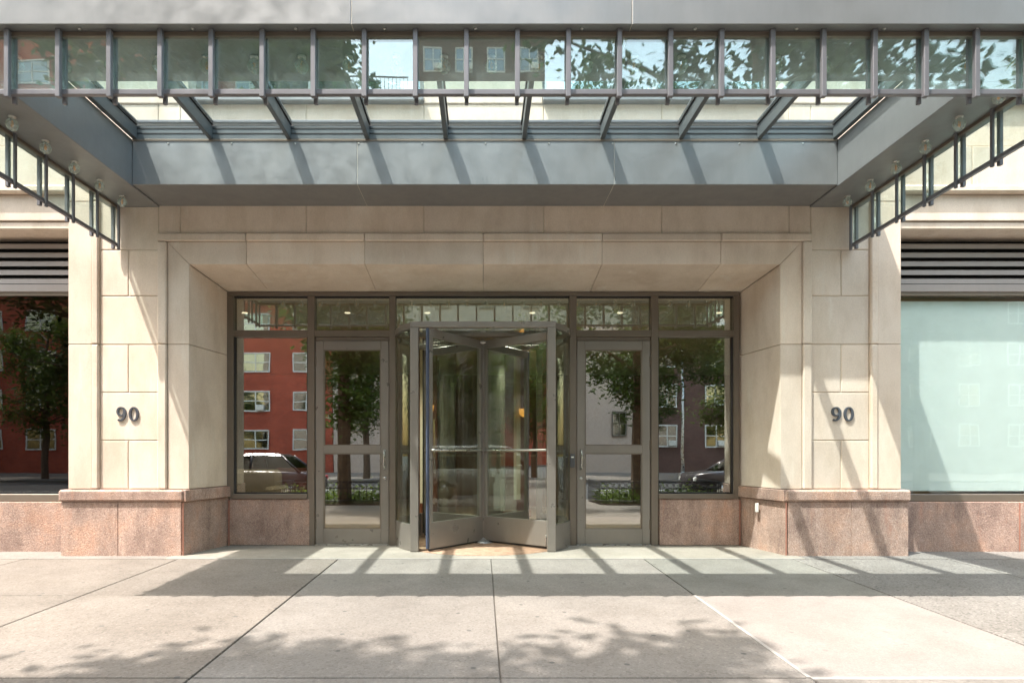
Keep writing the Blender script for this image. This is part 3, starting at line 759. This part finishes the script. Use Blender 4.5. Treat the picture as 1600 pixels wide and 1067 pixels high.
def tree_mesh(seed, H, h0, rad, nl, leaf, lsize=.12, lean=(0, 0)):
    rnd = random.Random(seed); V, Fc = [], []
    trunk = [Vector((0, 0, -.2))]; n = 7
    for i in range(1, n+1): trunk.append(Vector((rnd.uniform(-.06, .06)*i*.5, rnd.uniform(-.06, .06)*i*.5, H*.82*i/n)))
    vs, fs = tube_geo(trunk, [.17*(1-.85*i/n)+.012 for i in range(n+1)], 9); V += vs; Fc += fs
    tips = []
    for k in range(34):
        t = rnd.uniform(.30, 1); i = min(int(t*n), n-1); p0 = trunk[i].lerp(trunk[i+1], t*n-i)
        if p0.z < h0*.75: continue
        a = rnd.uniform(0, 2*math.pi); zc = (p0.z-h0)/(H-h0); rr = rad*(.55+.45*math.sin(math.pi*min(1, max(.1, zc*.9+.15))))
        end = p0+Vector((math.cos(a)*rr, math.sin(a)*rr, rnd.uniform(.2, 1.0)*rr*.55))*rnd.uniform(.7, 1)
        end += Vector((lean[0], lean[1], 0))*min(1, p0.z/H*1.3)
        mid = p0.lerp(end, .5)+Vector((0, 0, rnd.uniform(.05, .3)))
        vs, fs = tube_geo([p0, mid, end], [.05, .03, .008], 6, len(V)); V += vs; Fc += fs
        for q in range(7):
            c = p0.lerp(end, rnd.uniform(.35, 1.05))+Vector([rnd.gauss(0, .3) for _ in range(3)]); tips.append((c, rnd.uniform(.3, .62)))
    for k in range(14): tips.append((Vector((rnd.gauss(0, .35), rnd.gauss(0, .25), rnd.uniform(2.0, 5.2))), .5))
    LV, LF = [], []
    for q in range(nl):
        c, cr_ = rnd.choice(tips); d = Vector([rnd.gauss(0, .5) for _ in range(3)])
        p = c+d*cr_; nr = Vector((rnd.gauss(0, .6), rnd.gauss(0, .6), 1)).normalized(); u = nr.orthogonal().normalized()
        u = Matrix.Rotation(rnd.uniform(0, 6.28), 3, nr) @ u; v = nr.cross(u); s = lsize*rnd.uniform(.6, 1.2); b0 = len(LV)
        LV += [p-u*s*.6, p+v*s*.32+nr*s*.06, p+u*s*.65, p-v*s*.32+nr*s*.06]; LF.append((b0, b0+1, b0+2, b0+3))
    out = []
    for nm, a, f, m in (('trunk', V, Fc, 'bark'), ('crown', LV, LF, leaf)):
        me = bpy.data.meshes.new(nm); me.from_pydata(a, [], f); me.materials.append(MATS[m]); out.append(me)
    return out
def plant_tree(meshes, x, y, z, lab, rz=0, sc=1., grp=None):
    t = thing('street_tree', lab, 'tree', (x, y, z), grp); t.rotation_euler.z = rz; t.scale = (sc, sc, sc)
    for me in meshes:
        o = bpy.data.objects.new(me.name, me); COL.objects.link(o); o.parent = t
tA = tree_mesh(3, 14.2, 5.2, 2.05, 44000, 'leaf_green', .165); tB = tree_mesh(11, 11.5, 3.4, 3.6, 26000, 'leaf_dark', .13); tC = tree_mesh(23, 9, 2.4, 2.8, 12000, 'leaf_light', .16)
NEAR = 'trees in pits along the near kerb'; FAR = 'trees across the road'
plant_tree(tA, -3.45, -7.3, gz(-7.3), 'tree reflected in the left glass door, its crown shading the sidewalk', 0, 1., NEAR)
plant_tree(tB, 4.05, -7.8, gz(-7.8), 'tree reflected in the right glass door', 1, 1., NEAR)
plant_tree(tB, -10.5, -8.8, gz(-8.8), 'tree reflected in the big left shop window', 2.2, 1., NEAR)
plant_tree(tA, 11.5, -8.8, gz(-8.8), 'tree near the kerb farthest right of the entrance', .7, 1., NEAR)
for x, y, m, rz, sc, lab in ((9.5, -26.5, tB, 0, 1.15, 'dark tree reflected in the right sidelight'), (14.5, -27, tC, 2, 1.1, 'pale green tree right of the dark tree across the road'),
                             (1.5, -26.3, tC, 4, 1., 'pale green tree reflected in the revolving door'), (-6.5, -26.5, tB, 3, 1.1, 'dark tree across the road in front of the roof terrace block'), (-24, -26.5, tC, 1, 1.1, 'pale green tree before the red brick building')):
    plant_tree(m, x, y, ROADZ+.14, lab, rz, sc, FAR)
for s, side in ((-1, 'left'), (1, 'right')):
    for k in range(4):
        plant_tree((tB, tC, tA)[k % 3], s*(18.5+k*8), -8.8, gz(-8.8), '%s street tree beyond the nearest pair along the near kerb, counting %s from the entrance' % (('first', 'second', 'third', 'fourth')[k], side), k*1.7+s, 1., 'distant trees along the near kerb, %s side' % side)
# planted tree pits with iron guards
def pit(x0, x1, y0, y1, lab, flab, slab_):
    z = gz((y0+y1)/2)
    t = thing('tree_pit_fence', flab, 'fence', ((x0+x1)/2, (y0+y1)/2, z), 'iron guards round the tree pits')
    def run(p, q):
        p, q = Vector(p), Vector(q); L_ = (q-p).length; k = int(L_/.16)
        for zz in (.12, .42, .58): tube('rail', [p+Vector((0, 0, zz)), q+Vector((0, 0, zz))], .012, 'iron', t, 6)
        for i in range(k+1):
            c = p.lerp(q, i/k); tube('picket', [c, c+Vector((0, 0, .6))], .008, 'iron', t, 5)
            if i < k:
                m = p.lerp(q, (i+.5)/k)+Vector((0, 0, .5)); dr = (q-p).normalized()
                ring = [m+dr*.062*math.cos(a*math.pi/6)+Vector((0, 0, .062*math.sin(a*math.pi/6))) for a in range(13)]
                tube('ring', ring, .007, 'iron', t, 5)
    run((x0, y1, z), (x1, y1, z)); run((x0, y0, z), (x0, y1, z)); run((x1, y0, z), (x1, y1, z))
    rnd = random.Random(int(x0*10)); V, Fc = [], []
    for q in range(2600):
        p = Vector((rnd.uniform(x0+.06, x1-.06), rnd.uniform(y0+.06, y1-.06), z+.05+abs(rnd.gauss(0, .17)))); nr = Vector((rnd.gauss(0, .7), rnd.gauss(0, .7), 1)).normalized()
        u = nr.orthogonal().normalized(); u = Matrix.Rotation(rnd.uniform(0, 6.28), 3, nr) @ u; v = nr.cross(u); s = rnd.uniform(.05, .10); b0 = len(V)
        V += [p-u*s*.6, p+v*s*.35, p+u*s*.6, p-v*s*.35]; Fc.append((b0, b0+1, b0+2, b0+3))
    o = link('ground_cover', V, Fc, 'leaf_light'); tag(o, lab, 'plants', kind='stuff')
    so_ = sloped('tree_pit', x0+.02, x1-.02, y0+.02, y1-.02, .08, 'soil', dz=.03, bev=.01); tag(so_, kind='structure')
pit(-5.1, -2.2, -8.5, -7.0, 'leafy ground cover in the tree pit left of the entrance', 'low black iron guard round the left tree pit', '')
pit(2.9, 5.9, -8.6, -7.0, 'leafy ground cover in the tree pit right of the entrance', 'low black iron guard round the right tree pit', '')

# buildings across the road
def mk_brick(name, c0, c1, mo):
    b = NB(name); x = b.n.new('ShaderNodeTexBrick'); x.inputs['Scale'].default_value = 1.
    x.inputs['Brick Width'].default_value = .22; x.inputs['Row Height'].default_value = .075; x.inputs['Mortar Size'].default_value = .007
    x.inputs['Color1'].default_value = (*c0, 1); x.inputs['Color2'].default_value = (*c1, 1); x.inputs['Mortar'].default_value = (*mo, 1)
    sx = b.n.new('ShaderNodeSeparateXYZ'); b.L(b.geo.outputs['Position'], sx.inputs[0]); cb = b.n.new('ShaderNodeCombineXYZ')
    b.L(b.math('ADD', sx.outputs[0], sx.outputs[1]), cb.inputs[0]); b.L(sx.outputs[2], cb.inputs[1]); b.L(cb.outputs[0], x.inputs['Vector'])
    n_ = b.ramp(b.noise(.8, 5), [(.3, .8), (.7, 1.15)])
    b.set(b.mix(1., x.outputs[0], n_, 'MULTIPLY'), .9, 0, .2)
mk_brick('red_brick', (.46, .085, .045), (.34, .06, .035), (.36, .17, .12)); mk_brick('brown_brick', (.16, .085, .07), (.12, .065, .055), (.17, .13, .11))
plain('pale_stucco', (.55, .43, .36), .9); plain('curtain', (.35, .33, .30), .9)
def facade(lab, x0, x1, depth, H, mat, cols, rows, z0, dz, ww, wh, fmat, extra=None, Y=-38):
    t = thing('apartment_building', lab, 'building', ((x0+x1)/2, Y-depth/2, ROADZ+.14))
    box('wall', x0, x1, Y-depth, Y, ROADZ, H, mat, t, .02)
    box('roof_coping', x0-.0, x1+.0, Y-depth-.05, Y+.08, H+.001, H+.25, 'pale_stucco', t, .02)
    for r in range(rows):
        for c in range(cols):
            x = x0+(x1-x0)*(c+.5)/cols; z = z0+r*dz
            if z+wh > H: continue
            p = box('window', x-ww/2, x+ww/2, Y+.003, Y+.05, z, z+wh, 'curtain', t, 0)
            fr_ = random.Random(r*31+c*7+int(x0)).random()
            if fr_ < .6: box('blind', x-ww/2+.03, x+ww/2-.03, Y+.0503, Y+.0515, z+wh*(.15+.8*fr_), z+wh-.03, 'white_paint', p, 0)
            if .42 < fr_ < .68 and fmat == 'white_paint': box('air_conditioner', x+.08, x+.62, Y+.062, Y+.30, z+.02, z+.42, 'plastic_white', p, .02)
            box('pane', x-ww/2+.04, x+ww/2-.04, Y+.052, Y+.06, z+.04, z+wh-.04, 'upper_glass', p, 0)
            for a, b_, c_, d_ in ((x-ww/2-.06, x+ww/2+.06, z-.08, z), (x-ww/2-.06, x+ww/2+.06, z+wh, z+wh+.08), (x-ww/2-.06, x-ww/2, z, z+wh), (x+ww/2, x+ww/2+.06, z, z+wh), (x-.035, x+.035, z, z+wh), (x-ww/2, x+ww/2, z+wh/2-.03, z+wh/2+.03)):
                box('frame', a, b_, Y+.02, Y+.09, c_, d_, fmat, p, 0)
    return t
facade('red brick apartment block with white windows reflected in the left glazing', -46, -11.2, 14, 31, 'red_brick', 9, 10, 1.6, 2.9, 2.0, 1.35, 'white_paint')
tb = facade('lower brick block with a roof terrace between two taller buildings', -11.15, -4.65, 14, 24, 'pale_stucco', 2, 7, 3.0, 2.95, 1.3, 1.6, 'bronze_frame')
for k in range(26): box('railing_bar', -11+k*.25, -10.97+k*.25, -38.1, -38.06, 24.252, 25.2, 'iron', tb, 0)
box('railing_top', -11.1, -4.7, -38.12, -38.04, 25.2, 25.26, 'iron', tb, 0)
facade('pale stucco building with dark framed windows reflected in the right glass door', -4.6, 12, 14, 22, 'pale_stucco', 5, 6, 2.6, 3.2, 1.1, 1.7, 'bronze_frame')
facade('tall brown brick tower set behind the pale stucco building', -4.4, 4.2, 12, 40, 'brown_brick', 4, 5, 23.5, 3.3, 1.1, 1.5, 'white_paint', Y=-40)
facade('brown brick block at the right end of the far side', 12.05, 45, 14, 13, 'brown_brick', 9, 4, 1.8, 3.0, 1.4, 1.5, 'white_paint')

for s, side in ((-1, 'left'), (1, 'right')):
    t = thing('apartment_building', 'brick building closing the view down the street at its %s end' % side, 'building', (s*80, -16, ROADZ))
    box('wall', *sorted((s*75, s*90)), -36, 4, ROADZ, 24, 'red_brick' if s < 0 else 'brown_brick', t, .02)
    for r_ in range(7):
        for c in range(8):
            y = -33+c*4.6; z = 2+r_*3
            p = box('window', *sorted((s*74.95, s*74.997)), y-.8, y+.8, z, z+1.6, 'upper_glass', t, 0)
            box('sill', *sorted((s*74.9, s*74.996)), y-.9, y+.9, z-.12, z-.001, 'white_paint', p, 0); box('lintel', *sorted((s*74.93, s*74.996)), y-.9, y+.9, z+1.601, z+1.75, 'white_paint', p, 0)
# lamp post across the way
lp = thing('street_lamp', 'grey metal street lamp post reflected in the right sidelight', 'street lamp', (10.8, -24.9, ROADZ+.14))
z = ROADZ+.14
tube('pole', [(10.8, -24.9, z), (10.8, -24.9, z+1), (10.8, -24.9, z+8.5)], [.12, .08, .05], 'steel', lp, 10)
tube('arm', [(10.8, -24.9, z+8.3), (10.8, -24, z+8.8), (10.8, -22.8, z+8.9)], .035, 'steel', lp, 8)
box('lamp_head', 10.65, 10.95, -23.1, -22.4, z+8.82, z+8.95, 'steel', lp, .03)
box('base', 10.6, 11.0, -25.1, -24.7, z, z+.35, 'steel', lp, .03)
# parked cars
mk_metal('car_white', (.72, .72, .70), .25, 0); mk_metal('car_dark', (.05, .045, .05), .2, .3); mk_metal('car_yellow', (.75, .42, .03), .25, 0)
plain('tyre', (.02, .02, .02), .8); plain('car_red_lamp', (.4, .02, .02), .3); plain('car_clear_lamp', (.7, .7, .68), .2)
def car(x, y, paint, lab, tall=0.):
    z = ROADZ; t = thing('parked_car', lab, 'car', (x, y, z), 'cars parked along the near kerb')
    sec = [(-2.25, .42, .70, .62), (-2.15, .30, .86, .80), (-1.5, .24, .94+tall*.3, .88), (-.6, .22, .96+tall*.3, .90), (.6, .22, .97+tall*.3, .90), (1.6, .24, .96+tall*.3, .88), (2.1, .30, .88+tall*.3, .80), (2.22, .42, .72, .64)]
    V, Fc = [], []
    for sx, zl, zh, hw in sec:
        for u, v in ((-hw*.92, zl), (-hw, (zl+zh)/2), (-hw*.95, zh-.05), (-hw*.82, zh), (hw*.82, zh), (hw*.95, zh-.05), (hw, (zl+zh)/2), (hw*.92, zl)): V.append((x+sx, y+u, z+v))
    for i in range(len(sec)-1):
        for k in range(8): Fc.append((i*8+k, i*8+(k+1) % 8, (i+1)*8+(k+1) % 8, (i+1)*8+k))
    Fc += [tuple(range(8)), tuple(range((len(sec)-1)*8, len(sec)*8))]
    link('body', V, Fc, paint, t, True)
    b0, b1, r0, r1 = (-1.35, 1.75, -.55, 1.15) if not tall else (-1.35, 2.05, -.65, 1.8)
    zb_, zt_ = z+.93+tall*.3, z+1.43+tall
    hexa('windows', [(x+b0, y-.78, zb_), (x+b1, y-.78, zb_), (x+b1, y+.78, zb_), (x+b0, y+.78, zb_), (x+r0, y-.60, zt_), (x+r1, y-.60, zt_), (x+r1, y+.60, zt_), (x+r0, y+.60, zt_)], 'car_glass', t, .02)
    hexa('roof', [(x+r0-.05, y-.63, zt_-.03), (x+r1+.05, y-.63, zt_-.03), (x+r1+.05, y+.63, zt_-.03), (x+r0-.05, y+.63, zt_-.03), (x+r0+.1, y-.52, zt_+.05), (x+r1-.1, y-.52, zt_+.05), (x+r1-.1, y+.52, zt_+.05), (x+r0+.1, y+.52, zt_+.05)], paint, t, .02)
    for s in (-1, 1):
        for (xa, xb) in ((b0, r0), (b1, r1), (.25, .25)):
            tube('pillar', [(x+xa, y+s*.785, zb_-.02), (x+xb, y+s*.61, zt_)], .035, paint, t, 6)
        for xx in (-1.42, 1.42):
            c = Vector((x+xx, y+s*.80, z+.33))
            wl = tube('wheel', [c-Vector((0, .11, 0)), c+Vector((0, .11, 0))], .33, 'tyre', t, 18)
            tube('rim', [c+Vector((0, s*.08, 0)), c+Vector((0, s*.118, 0))], .21, 'steel', wl, 14)
        box('headlight', x-2.22, x-2.08, y+s*.62-.14, y+s*.62+.14, z+.62, z+.76, 'car_clear_lamp', t, .03)
        box('tail_light', x+2.10, x+2.215, y+s*.66-.12, y+s*.66+.12, z+.66, z+.80, 'car_red_lamp', t, .03)
        box('wing_mirror', x-1.0, x-.85, y+s*.97-.08, y+s*.97+.08, z+.95+tall*.3, z+1.08+tall*.3, paint, t, .03)
car(-.2, -11.0, 'car_white', 'white sport utility car parked opposite the revolving door', .25)
car(-7.2, -11.0, 'car_dark', 'dark sedan parked left of the white car')
car(8.6, -11.0, 'car_dark', 'dark sedan parked right of the white car')
